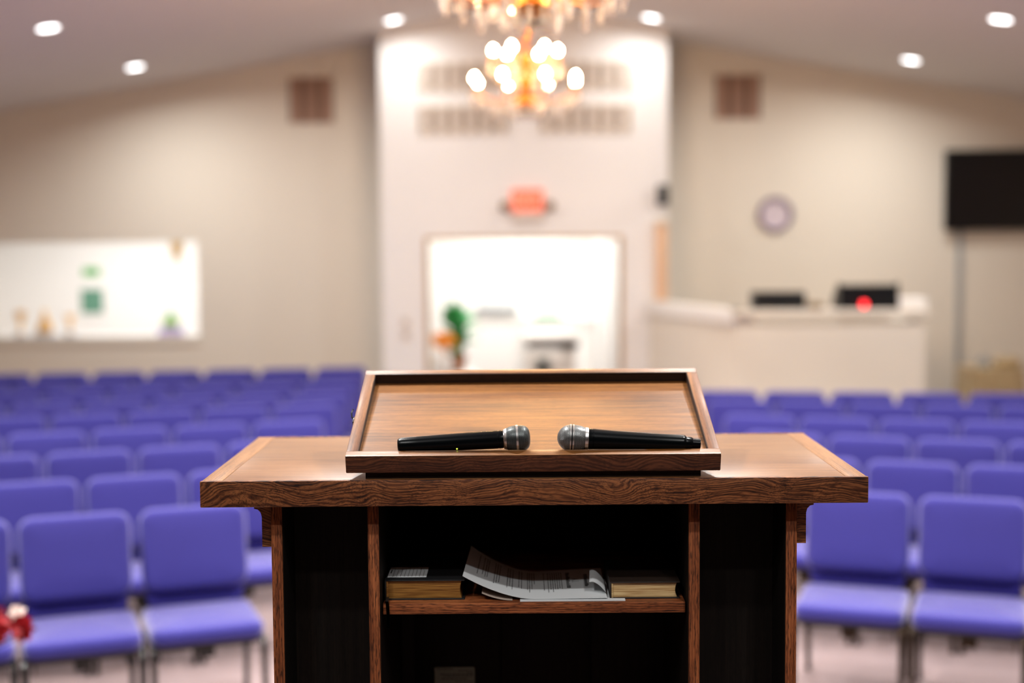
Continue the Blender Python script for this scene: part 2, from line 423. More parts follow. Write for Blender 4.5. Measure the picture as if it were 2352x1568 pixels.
# ------------------------------------------------------------------ recessed ceiling lights
def make_can():
    t = thing('recessed_light', 'x', 'ceiling light', (0, 0, 0), 0, 'round recessed lights in the hall ceiling')
    B().lathe([(.076, 0), (.100, 0), (.102, -.005), (.096, -.010), (.078, -.010), (.076, 0)], 32).build('trim_ring', M['white'], t, local=True)
    B().lathe([(0, -.006), (.05, -.0065), (.077, -.004)], 32).build('lens', M['can'], t, local=True)
    return t
can0 = make_can()
col_n = {0: 'outer left', 1: 'inner left', 2: 'inner right', 3: 'outer right'}
row_n = ['nearest the back wall', 'second from the back wall', 'third from the back wall', 'fourth from the back wall', 'above the front chairs', 'over the stage front', 'over the stage back']
first = True
for j, y in enumerate((13.43, 10.96, 8.46, 5.97, 3.48, .72, -.15)):
    for i, x in enumerate((-3.56, -1.138, 1.266, 3.685)):
        if j > 4 and i in (0, 3): continue
        t = can0 if first else dup(can0); first = False
        a = math.atan(SL) * (1 if x > X0 else -1)
        t.location = (x, y, ceil(x)); t.rotation_euler = (0, a, 0)
        t['label'] = 'round recessed ceiling light, %s column, %s' % (col_n[i], row_n[j])
        l = bpy.data.lights.new('downlight', 'AREA'); l.shape = 'DISK'; l.size = .15
        l.energy = STAGE_W if j > 4 else (OUTER_W if i in (0, 3) else BACK_W) if j == 0 else CAN_W * (1.0 if i in (0, 3) else .55) if j == 1 else CAN_W; l.color = CAN_COL; l.spread = R(165 if j < 2 else 122)
        o = bpy.data.objects.new('downlight', l); COL.objects.link(o); o.parent = t; o.location = (0, 0, -.02)

# ------------------------------------------------------------------ chandeliers
def chandelier(x, y, label):
    zb = 2.925
    t = thing('chandelier', label, 'chandelier', (x, y, zb), 0, 'crystal chandeliers along the ridge')
    B().lathe([(0, zb - .012), (.022, zb - .008), (.034, zb + .006), (.055, zb + .02), (.056, zb + .026), (0, zb + .027)], 20, (x, y, 0)).build('bottom_cap', M['bronze'], t)
    prof = [(.05, .02), (.075, .045), (.085, .075), (.07, .105), (.038, .125), (.028, .15), (.045, .185), (.05, .215), (.035, .25), (.022, .28), (.022, .33), (.042, .36), (.05, .39), (.036, .42), (.02, .45), (.02, .54), (.032, .57), (.018, .60), (.012, .62)]
    B().lathe([(0, zb + .02)] + [(r, zb + h) for r, h in prof] + [(0, zb + .625)], 20, (x, y, 0)).build('column', M['gold'], t)
    B().tube([(x, y, zb + .62), (x, y, ceil(x) - .05)], .007, 8).build('chain', M['gold'], t)
    B().lathe([(0, ceil(x) - .055), (.03, ceil(x) - .05), (.065, ceil(x) - .02), (.068, ceil(x) + .01)], 20, (x, y, 0)).build('ceiling_canopy', M['gold'], t)
    cm = B().lathe([(0, 0), (.006, -.006), (.0085, -.03), (.013, -.045), (.006, -.07), (0, -.078)], 6).mesh('crystal', smooth=False); cm.materials.append(M['crystal'])
    bm_ = B().lathe([(0, .042), (.005, .037), (.012, .026), (.0155, .015), (.012, .004), (.008, 0), (0, 0)], 10).mesh('bulb'); bm_.materials.append(M['bulb'])
    cd = B().lathe([(.0085, 0), (.0085, .055), (0, .056)], 10).lathe([(0, -.006), (.03, 0), (.034, .008), (.012, .004), (.0085, .004)], 12).mesh('candle'); cd.materials.append(M['gold'])

    def put(name, me, loc, s=1.0):
        o = bpy.data.objects.new(name, me); COL.objects.link(o); o.parent = t; o.location = Vector(loc) - WL[t.name]; o.scale = (s * 1.2,) * 3 if name == 'crystal' else (s, s, s); return o
    for n, ph, r, z_in, z_c in ((8, 20, .375, .16, .165), (6, 5, .225, .36, .365)):
        for k in range(n):
            a = R(ph + 360 * k / n); ca, sa = math.cos(a), math.sin(a)
            pts = [(.03, z_in), (.3 * r, z_in - .05), (.62 * r, z_in - .075), (.88 * r, z_in - .05), (r, z_c)]
            sm = []
            for q in range(len(pts) - 1):
                for f in (0, .34, .67):
                    sm.append((pts[q][0] * (1 - f) + pts[q + 1][0] * f, pts[q][1] * (1 - f) + pts[q + 1][1] * f))
            sm.append(pts[-1])
            B().tube([(x + p * ca, y + p * sa, zb + h) for p, h in sm], .0065, 7).build('arm', M['gold'], t)
            put('candle', cd, (x + r * ca, y + r * sa, zb + z_c))
            put('bulb', bm_, (x + r * ca, y + r * sa, zb + z_c + .055))
            for q, (rr, da, dz, sc) in enumerate(((r + .03, .03, -.005, 1.0), (r - .028, -.04, -.008, .9), (r, .12, -.01, 1.15), (.62 * r, 0, -.08, 1.2), (.82 * r, .06, -.06, 1.0))):
                put('crystal', cm, (x + rr * math.cos(a + da), y + rr * math.sin(a + da), zb + (z_c if q < 3 else z_in) + dz), sc)
    for k in range(10):
        a = R(36 * k + 9)
        put('crystal', cm, (x + .085 * math.cos(a), y + .085 * math.sin(a), zb + .07), 1.2)
    return t
chandelier(.068, 10.0, 'farther gold and crystal chandelier with lit candle bulbs, whole in view')
chandelier(.070, 5.85, 'nearer gold and crystal chandelier cut by the top of the picture')

# ------------------------------------------------------------------ wall fixtures
def grille(x0, x1, z0, z1, y, n, mf, mg, ms, label, group):
    t = thing('vent_grille', label, 'vent', ((x0 + x1) / 2, y, z0), 0, group)
    f = .018
    B().box(x0, x1, y - .006, y - .001, z0, z1).build('backing', ms, t)
    fr_ = B()
    fr_.box(x0 - f, x1 + f, y - .02, y, z0 - f, z0, .003).box(x0 - f, x1 + f, y - .02, y, z1, z1 + f, .003)
    fr_.box(x0 - f, x0, y - .02, y, z0, z1).box(x1, x1 + f, y - .02, y, z0, z1)
    fr_.build('frame', mf, t)
    w_ = (x1 - x0) / n; gap = .046
    for i in range(n + 1):
        c_ = x0 + i * w_; B().box(max(x0, c_ - gap / 2), min(x1, c_ + gap / 2), y - .010, y - .005, z0, z1).build('dark_slot', mg, t)
    for i in range(n):
        a = x0 + i * w_ + gap * .5; b = a + w_ - gap
        p = B()
        k = max(6, int((z1 - z0) / .022))
        for q in range(k):
            z = z0 + (z1 - z0) * (q + .5) / k
            p.prism([(y - .016, z - .011), (y - .014, z - .012), (y - .004, z + .009), (y - .006, z + .011)], a, b, 'X')
        p.build('louvre_panel', ms, t, smooth=False)
    return t
grille(-2.32, -1.875, 3.26, 3.72, YB, 3, M['wall'], M['vent_dark'], M['vent'], 'square tan vent grille on the wall left of the entrance', 'square wall vents')
grille(2.035, 2.495, 3.265, 3.71, YB, 3, M['wall'], M['vent_dark'], M['vent'], 'square tan vent grille on the wall above the clock', 'square wall vents')
for x0, x1, sx in ((-.935, -.09, 'left'), (.245, 1.10, 'right')):
    for z0, z1, sz in ((3.515, 3.745, 'upper'), (3.105, 3.33, 'lower')):
        grille(x0, x1, z0, z1, YF, 6, M['wall'], M['vent_slot'], M['vent_pale'], 'long pale vent grille high on the entrance block, %s %s one' % (sz, sx), 'long vents above the entrance')

# exit sign with emergency lamps
t = thing('exit_sign', 'red lit exit sign with two emergency lamps above the doorway', 'exit sign', (.1, YF, 2.24))
M['exit'] = mat('exit_red', srgb(150, 40, 30), .4, emit=srgb(255, 112, 78), es=.72)
M['exit_letter'] = mat('exit_letter', (.5, .22, .16), .4, emit=srgb(255, 170, 140), es=.8)
B().box(-.055, .255, YF - .05, YF - .001, 2.235, 2.318, .008).build('battery_box', M['vent_pale'], t)
B().box(-.052, .252, YF - .045, YF - .001, 2.318, 2.535, .008).build('face', M['exit'], t)
me = text_mesh('EXIT', .135, .002); me.materials.append(M['exit_letter'])
o = bpy.data.objects.new('lettering', me); COL.objects.link(o); o.parent = t; o.rotation_euler = (R(90), 0, 0); o.location = Vector((.1, YF - .048, 2.425)) - Vector(t.location)
for s_ in (-1, 1):
    xx = .1 + s_ * .215
    B().tube([(.1 + s_ * .15, YF - .03, 2.30), (.1 + s_ * .19, YF - .05, 2.33), (xx, YF - .06, 2.36)], .01, 8).build('lamp_arm', M['grey'], t)
    B().lathe([(0, -.09), (.045, -.085), (.05, -.06), (.035, -.02), (0, -.01)], 16, (xx, YF - .02, 2.375), 'Y').build('lamp_head', M['vent_olive'], t)

# wall speaker and tan board at the right edge of the block
t = thing('wall_speaker', 'small black speaker on the right edge of the entrance block', 'speaker', (1.41, YF - .12, 2.37))
B().box(1.356, 1.462, YF - .15, YF - .02, 2.372, 2.566, .012).build('cabinet', M['black'], t)
B().box(1.366, 1.452, YF - .156, YF - .149, 2.384, 2.554, .004).build('grille', M['dark_grey'], t)
B().box(1.39, 1.43, YF - .03, YF, 2.43, 2.50).build('bracket', M['black'], t)
t = thing('corner_post', 'narrow tan corner post below the small speaker', 'post', (1.405, YF - .06, 0))
B().box(1.345, 1.455, YF - .1, YF - .001, 1.45, 2.19, .008).build('post_face', M['tan_board'], t)
B().box(1.335, 1.462, YF - .11, YF - .001, 2.19, 2.24, .006).build('post_cap', M['wall'], t)
# switch plates left of the doorway
for z_, lab in ((1.20, 'upper pale switch plate left of the doorway'), (1.08, 'lower pale switch plate left of the doorway')):
    t = thing('switch_plate', lab, 'switch', (-1.1, YF, z_), 0, 'switch plates by the doorway')
    B().box(-1.14, -1.06, YF - .008, YF - .001, z_, z_ + .1, .003).build('plate', M['vent_pale'], t)
    B().box(-1.11, -1.09, YF - .016, YF - .006, z_ + .03, z_ + .07, .003).build('toggle', M['grey'], t)

# clock
t = thing('wall_clock', 'round clock with a grey-purple rim on the right wall', 'clock', (2.655, YB, 2.10))
M['clock_rim'] = mat('clock_rim', srgb(128, 112, 132), .4); M['clock_face'] = mat('clock_face', srgb(214, 200, 208), .5)
cc = (2.655, YB, 2.288)
B().lathe([(.138, -.012), (.142, -.036), (.16, -.046), (.18, -.035), (.185, -.01), (.18, -.001)], 40, cc, 'Y').build('rim', M['clock_rim'], t)
fc = B().lathe([(0, -.014), (.142, -.014)], 40, cc, 'Y').build('face', M['clock_face'], t)
for k in range(12):
    a = R(30 * k); r0, r1 = .112, .128
    c_, s2 = math.cos(a), math.sin(a)
    B().tube([(cc[0] + r0 * s2, YB - .016, cc[2] + r0 * c_), (cc[0] + r1 * s2, YB - .016, cc[2] + r1 * c_)], .003, 5).build('hour_mark', M['dark_grey'], t)
for a, ln, wd in ((305, .06, .004), (60, .09, .003)):
    B().tube([cc[:1] + (YB - .02,) + cc[2:], (cc[0] + ln * math.sin(R(a)), YB - .02, cc[2] + ln * math.cos(R(a)))], wd, 5).build('hand', M['dark_grey'], t)

# television with cable cover
t = thing('television', 'large black flat television on the right back wall', 'television', (5.06, YB, 2.1))
B().box(4.36, 5.78, YB - .13, YB - .075, 2.108, 2.925, .012).build('housing', M['black'], t)
B().box(4.378, 5.762, YB - .134, YB - .128, 2.128, 2.905).build('screen', M['screen'], t)
B().box(4.85, 5.30, YB - .08, YB, 2.35, 2.7).build('wall_mount', M['dark_grey'], t)
tag(B().box(4.525, 4.580, YB - .03, YB - .001, .1, 2.2, .006).build('cable_cover', M['grey']), 'thin grey cable cover running down from the television', 'cable cover')

# ------------------------------------------------------------------ sound booth
ZC = 1.44
def seg_box(b, p, q, th, z0, z1, out_=0.0):
    """upright slab from p to q, its room side moved out by out_ and th thick behind"""
    p = Vector((*p, 0)); q = Vector((*q, 0)); d = (q - p).normalized(); n = Vector((d.y, -d.x, 0))      # n points to the room
    a = [p + n * out_, q + n * out_, q - n * th, p - n * th]
    return b.prism([(v.x, v.y) for v in a], z0, z1, 'Z')
P0, P1, P2, P3 = (1.285, YF - .05), (1.84, 12.0), (3.44, 12.0), (3.44, YB)
bt = thing('sound_booth', 'cream half-wall sound booth right of the entrance', 'booth', (2.4, 12.0, 0))
seg_box(B(), P0, P1, .1, 0, ZC - .115).build('side_wall', M['wall'], bt)
seg_box(B(), P1, P2, .1, 0, ZC - .115).build('front_wall', M['wall'], bt)
B().box(P2[0] - .1, P2[0], 12.1, YB - .02, 0, ZC - .115).build('return_wall', M['wall'], bt)
seg_box(B(), P0, P1, .16, ZC - .115, ZC, .03).build('ledge', M['white'], bt)
B().box(P1[0] - .03, P2[0] + .03, 11.97, 12.34, ZC - .06, ZC, .004).build('ledge', M['wall'], bt)
# things on the ledge
t = thing('rack_receiver', 'low black rack receiver on the booth ledge', 'receiver', (2.23, 12.2, ZC))
B().box(2.005, 2.445, 12.08, 12.3, ZC + .012, ZC + .15, .006).build('case', M['black'], t)
B().box(2.03, 2.42, 12.075, 12.082, ZC + .03, ZC + .135, .003).build('rear_panel', M['black'], t)
for a, b in ((2.03, 12.1), (2.42, 12.1), (2.03, 12.28), (2.42, 12.28)):
    B().lathe([(.012, 0), (.012, .013), (0, .013)], 10, (a, b, ZC)).build('foot', M['black'], t)
t = thing('mixing_console', 'tilted black mixing console on the booth ledge', 'console', (2.97, 12.2, ZC))
B().prism([(12.06, ZC), (12.34, ZC), (12.34, ZC + .06), (12.12, ZC + .205), (12.06, ZC + .205)], 2.735, 3.215, 'X').build('case', M['black'], t)
for xx in (2.725, 3.215):
    B().prism([(12.05, ZC), (12.345, ZC), (12.345, ZC + .07), (12.12, ZC + .225), (12.05, ZC + .225)], xx, xx + .012, 'X').build('end_cheek', M['black'], t)
for k in range(8):
    B().lathe([(.008, 0), (.008, .01), (0, .012)], 8, (2.77 + k * .055, 12.09, ZC + .205)).build('knob', M['dark_grey'], t)
M['red_lamp'] = mat('red_lamp', (1, .05, .05), .4, emit=(1, .02, .03), es=3.5)
t = thing('indicator_lamp', 'small glowing red lamp in front of the mixing console', 'lamp', (2.93, 12.03, ZC))
B().lathe([(.026, 0), (.028, .012), (.02, .018), (0, .018)], 14, (2.925, 12.015, ZC)).build('base', M['black'], t)
B().lathe([(.016, .018), (.024, .032), (.026, .048), (.016, .066), (0, .07)], 14, (2.925, 12.015, ZC)).build('dome', M['red_lamp'], t)
tag(B().box(3.235, 3.46, 12.02, 12.28, ZC, ZC + .085, .004).build('white_box', M['white']), 'white carton at the right end of the booth ledge', 'box')
tag(B().box(2.47, 2.60, 12.06, 12.2, ZC, ZC + .06, .012).build('grey_adapter', M['vent_olive']), 'small grey-green adapter beside the rack receiver', 'adapter')

# skirted table in the right back corner
M['khaki'] = mat('khaki_cloth', srgb(178, 156, 118), .9, sheen=.2)
t = thing('skirted_table', 'small table under a pleated khaki cloth, right back corner', 'table', (4.64, 13.95, 0))
for a in (-1, 1):
    for b in (-1, 1):
        B().tube([(4.64 + a * .22, 13.95 + b * .22, 0), (4.64 + a * .22, 13.95 + b * .22, .73)], .015, 8).build('leg', M['dark_grey'], t)
B().box(4.38, 4.90, 13.69, 14.21, .73, .755, .004).build('tabletop', M['trim'], t)
def skirt(u, v):
    n_ = 4; a = u * 2 * math.pi
    c_, s2 = math.cos(a), math.sin(a)
    q = (abs(c_) ** 6 + abs(s2) ** 6) ** (-1 / 6)
    r = (.275 + .055 * (1 - v) + .016 * math.sin(a * 22) * (1 - v * .8)) * q
    return (4.64 + r * c_, 13.95 + r * s2, .03 + .732 * v)
B().grid(skirt, 176, 5).box(4.367, 4.913, 13.677, 14.223, .758, .764, .002).build('cloth', M['khaki'], t)
tag(B().lathe([(0, 0), (.05, 0), (.055, .03), (.05, .08), (.03, .1), (.035, .115), (0, .115)], 16, (4.56, 13.9, .764)).build('grey_jar', M['grey']), 'squat grey jar on the khaki cloth', 'jar')
tag(B().cushion(.24, .2, .1, .05, .04, 3, (4.79, 13.9, .764)).build('khaki_cushion', M['khaki']), 'folded khaki cushion on the skirted table', 'cushion')

# ------------------------------------------------------------------ things seen through the doorway
t = thing('white_side_table', 'white side table just inside the doorway', 'table', (-.78, 15.2, 0))
B().box(-1.1, -.45, 14.95, 15.5, .6, .63, .006).build('tabletop', M['white'], t)
for a in (-1.06, -.49):
    for b in (14.99, 15.46):
        B().box(a - .02, a + .02, b - .02, b + .02, 0, .6).build('leg', M['white'], t)
M['leaf'] = mat('leaf_green', srgb(66, 160, 88), .5, var=.25, vscale=12); M['terracotta'] = mat('terracotta', srgb(150, 92, 48), .8)
t = thing('potted_plant', 'green leafy plant in a brown pot inside the doorway', 'plant', (-.66, 15.27, .63))
B().lathe([(0, .63), (.075, .63), (.1, .80), (.108, .80), (.108, .83), (.092, .83), (.088, .80), (0, .80)], 20, (-.66, 15.27, 0)).build('pot', M['terracotta'], t)
def leaf_fn(u, v): return ((v - .5) * .085 * math.sin(math.pi * min(1, u * .96 + .04)) ** .7, u * .26, .05 * math.sin(u * 2.4) - .02 * abs(v - .5))
lm = B().grid(leaf_fn, 6, 2).mesh('leaf'); lm.materials.append(M['leaf'])
rnd = random.Random(3)
for k in range(44):
    o = bpy.data.objects.new('leaf', lm); COL.objects.link(o); o.parent = t
    h = rnd.uniform(.16, .62)
    o.location = (rnd.uniform(-.03, .03), rnd.uniform(-.03, .03), h); o.rotation_euler = (rnd.uniform(-.1, 1.1), rnd.uniform(-.5, .5), rnd.uniform(0, 6.28))
    s_ = 1.15 * (1.25 - .8 * abs(h - .4)); o.scale = (s_, s_ * .72, s_)
for k in range(5):
    a = k * 1.3
    B().tube([(-.66, 15.27, .8), (-.66 + .02 * math.cos(a), 15.27 + .02 * math.sin(a), 1.05), (-.66 + .04 * math.cos(a), 15.27 + .04 * math.sin(a), 1.28)], .006, 6).build('stem', M['leaf'], t)
M['orange'] = mat('orange_petal', srgb(255, 170, 60), .7)
t = thing('round_vase', 'round white vase of orange flowers at the left door jamb', 'vase', (-.81, 15.04, .63))
B().lathe([(0, .63), (.07, .632), (.115, .69), (.122, .75), (.1, .82), (.05, .855), (.045, .86), (0, .855)], 24, (-.81, 15.04, 0)).build('vase_body', M['white'], t)
pm = B()
for k in range(9):
    a = k * 2 * math.pi / 9
    pm.xf(Matrix.Identity(4)).quad((.01 * math.cos(a - .5), .01 * math.sin(a - .5), 0), (.045 * math.cos(a - .3), .045 * math.sin(a - .3), .018), (.052 * math.cos(a), .052 * math.sin(a), .022), (.045 * math.cos(a + .3), .045 * math.sin(a + .3), .014))
pm.lathe([(0, .025), (.012, .022), (.02, .008), (.012, -.01), (0, -.012)], 8)
pm = pm.mesh('bloom'); pm.materials.append(M['orange'])
for k in range(9):
    o = bpy.data.objects.new('bloom', pm); COL.objects.link(o); o.parent = t
    a = k * 2.4; r = .02 + .008 * k
    o.location = (r * math.cos(a), r * math.sin(a), .25 + .09 * (1 - k / 9) + .04 * (k % 3)); o.rotation_euler = (.5 * math.sin(a) + .6, .5 * math.cos(a), a); o.scale = (1.8,) * 3
# wall shelf, green tray, copier, dark plant
t = thing('wall_shelf', 'grey wall shelf on the far lobby wall', 'shelf', (-.3, 19.0, 1.08))
B().box(-.56, -.02, 19.10, 19.19, 1.08, 1.15, .004).build('board', M['grey'], t)
for a in (-.5, -.08): B().box(a - .015, a + .015, 19.12, 19.19, 1.02, 1.08).build('bracket', M['white'], t)
M['green'] = mat('green_plastic', srgb(36, 150, 92), .5)
t = thing('lobby_counter', 'white counter along the far lobby wall', 'counter', (.55, 18.7, 0))
B().box(.1, 1.0, 18.5, 19.15, 0, .98).build('body', M['white'], t)
B().box(.08, 1.01, 18.46, 19.17, .98, 1.02, .004).build('worktop', M['white'], t)
tag(B().box(.22, .56, 18.55, 18.8, 1.02, 1.07, .008).build('green_tray', M['green']), 'flat green tray on the lobby counter', 'tray')
t = thing('copier', 'grey office copier standing in the lobby', 'copier', (.48, 16.6, 0))
B().box(.08, .66, 16.4, 16.95, .08, .78, .012).build('body', M['vent_pale'], t)
B().box(.05, .69, 16.37, 16.97, .88, .96, .012).build('lid', M['vent_pale'], t)
B().box(.10, .64, 16.42, 16.93, .78, .88).build('scanner', M['grey'], t)
B().box(.50, .70, 16.36, 16.6, .80, .86, .006).build('control_panel', M['black'], t)
for z_ in (.12, .34, .56): B().box(.12, .62, 16.388, 16.402, z_, z_ + .18, .004).build('paper_drawer', M['vent_pale'], t)
M['dark_leaf'] = mat('dark_leaf', srgb(50, 62, 36), .6)
t = thing('small_dark_plant', 'small dark potted plant in front of the copier', 'plant', (.28, 15.9, .35))
B().lathe([(0, .0), (.07, .0), (.09, .5), (.1, .62), (0, .62)], 16, (.28, 15.9, 0)).build('pot', M['dark_grey'], t)
dl = B().grid(leaf_fn, 5, 2).mesh('leaf'); dl.materials.append(M['dark_leaf'])
for k in range(14):
    o = bpy.data.objects.new('leaf', dl); COL.objects.link(o); o.parent = t
    o.location = (0, 0, .27); o.rotation_euler = (rnd.uniform(.1, 1.0), rnd.uniform(-.4, .4), k * .45 * 2); o.scale = (.7, .55, .7)

# ------------------------------------------------------------------ things behind the interior window
t = thing('display_counter', 'white display counter behind the interior window', 'counter', (-4.6, 15.2, 0))
B().box(-6.6, -3.0, 15.0, 15.5, 0, 1.0).build('body', M['white'], t)
B().box(-6.62, -2.98, 14.96, 15.52, 1.0, 1.05, .004).build('worktop', M['white'], t)
M['trophy'] = mat('trophy_gold', srgb(226, 178, 104), .35, .5); M['trophy_base'] = mat('trophy_base', srgb(170, 180, 196), .5)
def trophy(x, s, prof, bw_, label):
    t = thing('trophy', label, 'trophy', (x, 15.2, 1.05), 0, 'trophies behind the window')
    B().box(x - bw_, x + bw_, 15.2 - bw_, 15.2 + bw_, 1.05, 1.05 + .05 * s, .004).build('base', M['trophy_base'], t)
    B().lathe([(r * s, 1.05 + .05 * s + h * s) for r, h in prof], 18, (x, 15.2, 0)).build('cup', M['trophy'], t)
cup = [(0, 0), (.035, 0), (.012, .03), (.014, .10), (.04, .14), (.055, .22), (.05, .25), (0, .25)]
fig = [(0, 0), (.085, 0), (.09, .03), (.06, .12), (.03, .18), (.025, .24), (0, .27)]
flute = [(0, 0), (.03, 0), (.01, .03), (.02, .1), (.05, .17), (.058, .2), (0, .19)]
trophy(-5.33, .95, cup, .05, 'tall gold trophy, leftmost behind the window')
trophy(-5.07, .95, fig, .10, 'wide gold figure trophy on a blue-grey base')
trophy(-4.80, .95, flute, .05, 'gold cup trophy flaring at the top, rightmost of three')
t = thing('poster', 'narrow white poster with green header and green picture', 'poster', (-5.45, 17.99, 1.3))
M['poster_g'] = mat('poster_green', srgb(90, 168, 84), .7); M['poster_d'] = mat('poster_dark_green', srgb(92, 140, 116), .7, var=.5, vscale=14)
B().box(-5.55, -5.22, 17.985, 17.998, 1.10, 1.80).build('sheet', M['white'], t)
B().box(-5.50, -5.28, 17.98, 17.986, 1.63, 1.74).build('header', M['poster_g'], t)
B().box(-5.53, -5.25, 17.98, 17.986, 1.16, 1.47).build('picture', M['poster_d'], t)
M['lime'] = mat('lime', srgb(170, 216, 110), .7); M['lilac'] = mat('lilac', srgb(186, 170, 220), .7); M['peach'] = mat('peach', srgb(250, 206, 130), .7)
t = thing('paper_cone', 'pointed lime and lilac paper decoration at the window corner', 'decoration', (-3.72, 15.2, 1.05))
B().lathe([(.15, 0), (.10, .11), (.0, .11)], 20, (-3.72, 15.2, 1.05)).build('lower_band', M['lilac'], t)
B().lathe([(.10, .11), (.055, .20), (0, .2)], 20, (-3.72, 15.2, 1.05)).build('middle_band', M['lime'], t)
B().lathe([(.055, .20), (.0, .29)], 20, (-3.72, 15.2, 1.05)).build('tip', M['leaf'], t)
t = thing('hanging_ornament', 'pale orange ornament hanging at the top window corner', 'ornament', (-3.66, 15.3, 1.83))
B().tube([(-3.66, 15.3, 2.7), (-3.66, 15.3, 2.08)], .004, 6).build('cord', M['trim'], t)
B().lathe([(0, 2.09), (.06, 2.07), (.068, 2.0), (.05, 1.93), (0, 1.91)], 16, (-3.66, 15.3, 0)).build('ball', M['peach'], t)
for k in range(5): B().tube([(-3.70 + k * .02, 15.3, 1.93), (-3.71 + k * .025, 15.3, 1.82)], .006, 5).build('tassel', M['peach'], t)

# ------------------------------------------------------------------ chairs
def make_chair(metal):
    t = thing('stacking_chair', 'x', 'chair')
    B().cushion(.480, .47, .075, .06, .03, 4, (0, -.015, .365), crown=.015).build('seat', M['fabric'], t, local=True)
    B().cushion(.45, .43, .03, .05, .008, 2, (0, -.005, .342)).build('seat_pan', M['black'], t, local=True)
    bk = B().cushion(.472, .370, .074, .062, .036, 5, crown=.010)
    bk.xf(Matrix.Rotation(R(90), 4, 'X'))                                   # local z (thickness) -> -y, y -> z
    for v in bk.bm.verts: v.co.y += -.35 * v.co.x ** 2 + .012; v.co.x *= 1 - .10 * max(0, -v.co.z)
    bk.xf(Matrix.Translation((0, .225, .685)) @ Matrix.Rotation(R(-11), 4, 'X'))
    bk.build('backrest', M['fabric'], t, local=True)
    sh = B().cushion(.44, .44, .022, .05, .009, 3)
    sh.xf(Matrix.Rotation(R(90), 4, 'X'))
    for v in sh.bm.verts: v.co.y += -.35 * v.co.x ** 2; v.co.x *= 1 - .45 * max(0, -v.co.z - .1)
    sh.xf(Matrix.Translation((0, .235, .64)) @ Matrix.Rotation(R(-11), 4, 'X'))
    sh.build('back_shell', M['shell'], t, local=True)
    for s_ in (-1, 1):
        B().tube([(s_ * .215, .02, .355), (s_ * .228, -.12, .368), (s_ * .230, -.20, .368), (s_ * .2305, -.235, .345), (s_ * .2305, -.245, .30), (s_ * .231, -.262, .006)], .0135, 9).build('leg', metal, t, local=True)
        B().tube([(s_ * .215, .0, .352), (s_ * .225, .12, .358), (s_ * .227, .165, .345), (s_ * .228, .185, .30), (s_ * .230, .245, .006)], .0135, 9).build('leg', metal, t, local=True)
        B().tube([(s_ * .215, .10, .355), (s_ * .212, .185, .375), (s_ * .205, .215, .47), (s_ * .205, .255, .70)], .0105, 8).build('back_upright', metal, t, local=True)
    B().box(-.035, .035, -.16, -.10, .285, .345, .006).build('rack_bracket', metal, t, local=True)
    B().tube([(-.19, -.06, .345), (-.19, -.06, .26), (-.19, .15, .26), (.19, .15, .26), (.19, -.06, .26), (.19, -.06, .345)], .004, 6).build('book_rack', metal, t, local=True)
    return t
ordn = ['front', 'second', 'third', 'fourth', 'fifth', 'sixth', 'seventh', 'eighth', 'last']
posn = ['the aisle seat', 'second from the aisle', 'third from the aisle', 'fourth from the aisle', 'fifth from the aisle', 'sixth from the aisle', 'seventh from the aisle', 'eighth from the aisle', 'ninth from the aisle', 'tenth from the aisle']
PITCH = .505
def block(side, ends, metal):
    src = make_chair(metal); used = False
    for r, (xe, de, ang) in enumerate(ends):
        th = R(ang) * (1 if side < 0 else -1)
        u = Vector((side * math.cos(R(ang)), -math.sin(R(ang)), 0))
        for k in range(10):
            top = Vector((xe, de, 0)) + u * (k + .5) * PITCH
            inner = top - u * PITCH * .5
            if abs(inner.x - .0) > .372 * inner.y + .12: break
            off = Matrix.Rotation(th, 4, 'Z') @ Vector((0, .27, 0))
            jit = random.Random(r * 31 + k + (side > 0) * 777)
            t = src if not used else dup(src); used = True
            t.location = top - off + Vector((0, jit.uniform(-.006, .006), 0)); t.rotation_euler = (0, 0, th + R(jit.uniform(-.6, .6)))
            rw = ordn[r] if r < len(ends) - 1 else 'last'
            t['label'] = 'purple padded chair %s of the aisle, %s row, %s' % ('left' if side < 0 else 'right', rw, posn[k])
            t['group'] = 'purple chairs %s of the aisle' % ('left' if side < 0 else 'right')
block(-1, [(-1.25, 6.45, 20), (-1.27, 7.48, 20), (-1.28, 8.50, 20), (-1.30, 9.45, 19), (-1.32, 10.34, 17), (-1.32, 11.04, 14), (-1.34, 11.85, 12), (-1.36, 12.65, 10), (-1.42, 13.35, 8)], M['black_metal'])
block(1, [(1.355, 6.68, 19), (1.37, 7.72, 19), (1.38, 8.68, 19), (1.38, 9.55, 17), (1.38, 10.40, 14), (1.38, 11.05, 10)], M['brass_metal'])

# ------------------------------------------------------------------ lectern
LX0, LX1 = -.602, .657
LC = (LX0 + LX1) / 2
ZT, ZU = 1.609, 1.559           # top and underside of the slab
Y0, Y1 = 2.65, 3.257
lc = thing('lectern', 'dark-stained wooden lectern with a slanted reading tray and open shelves', 'lectern', (LC, 2.95, .46))
def lpart(name, m, *bx, bev=.0015): return B().box(*bx, bev).build(name, m, lc)
BW = .042
lpart('top_panel', M['wood_top'], LX0 + BW + .0004, LX1 - BW - .0004, Y0 + .0105, Y1 - .02, ZU + .004, ZT - .0003, bev=.0006)
lpart('end_band', M['wood_top_y'], LX0 + .002, LX0 + BW, Y0 + .0105, Y1 - .0105, ZU + .002, ZT, bev=.002)
lpart('end_band', M['wood_top_y'], LX1 - BW, LX1 - .002, Y0 + .0105, Y1 - .0105, ZU + .002, ZT, bev=.002)
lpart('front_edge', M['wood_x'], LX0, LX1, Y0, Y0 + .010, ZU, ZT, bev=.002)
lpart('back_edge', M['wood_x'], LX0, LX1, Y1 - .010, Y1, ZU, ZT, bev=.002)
ZL = .46
YS0, YS1 = 2.70, 3.20
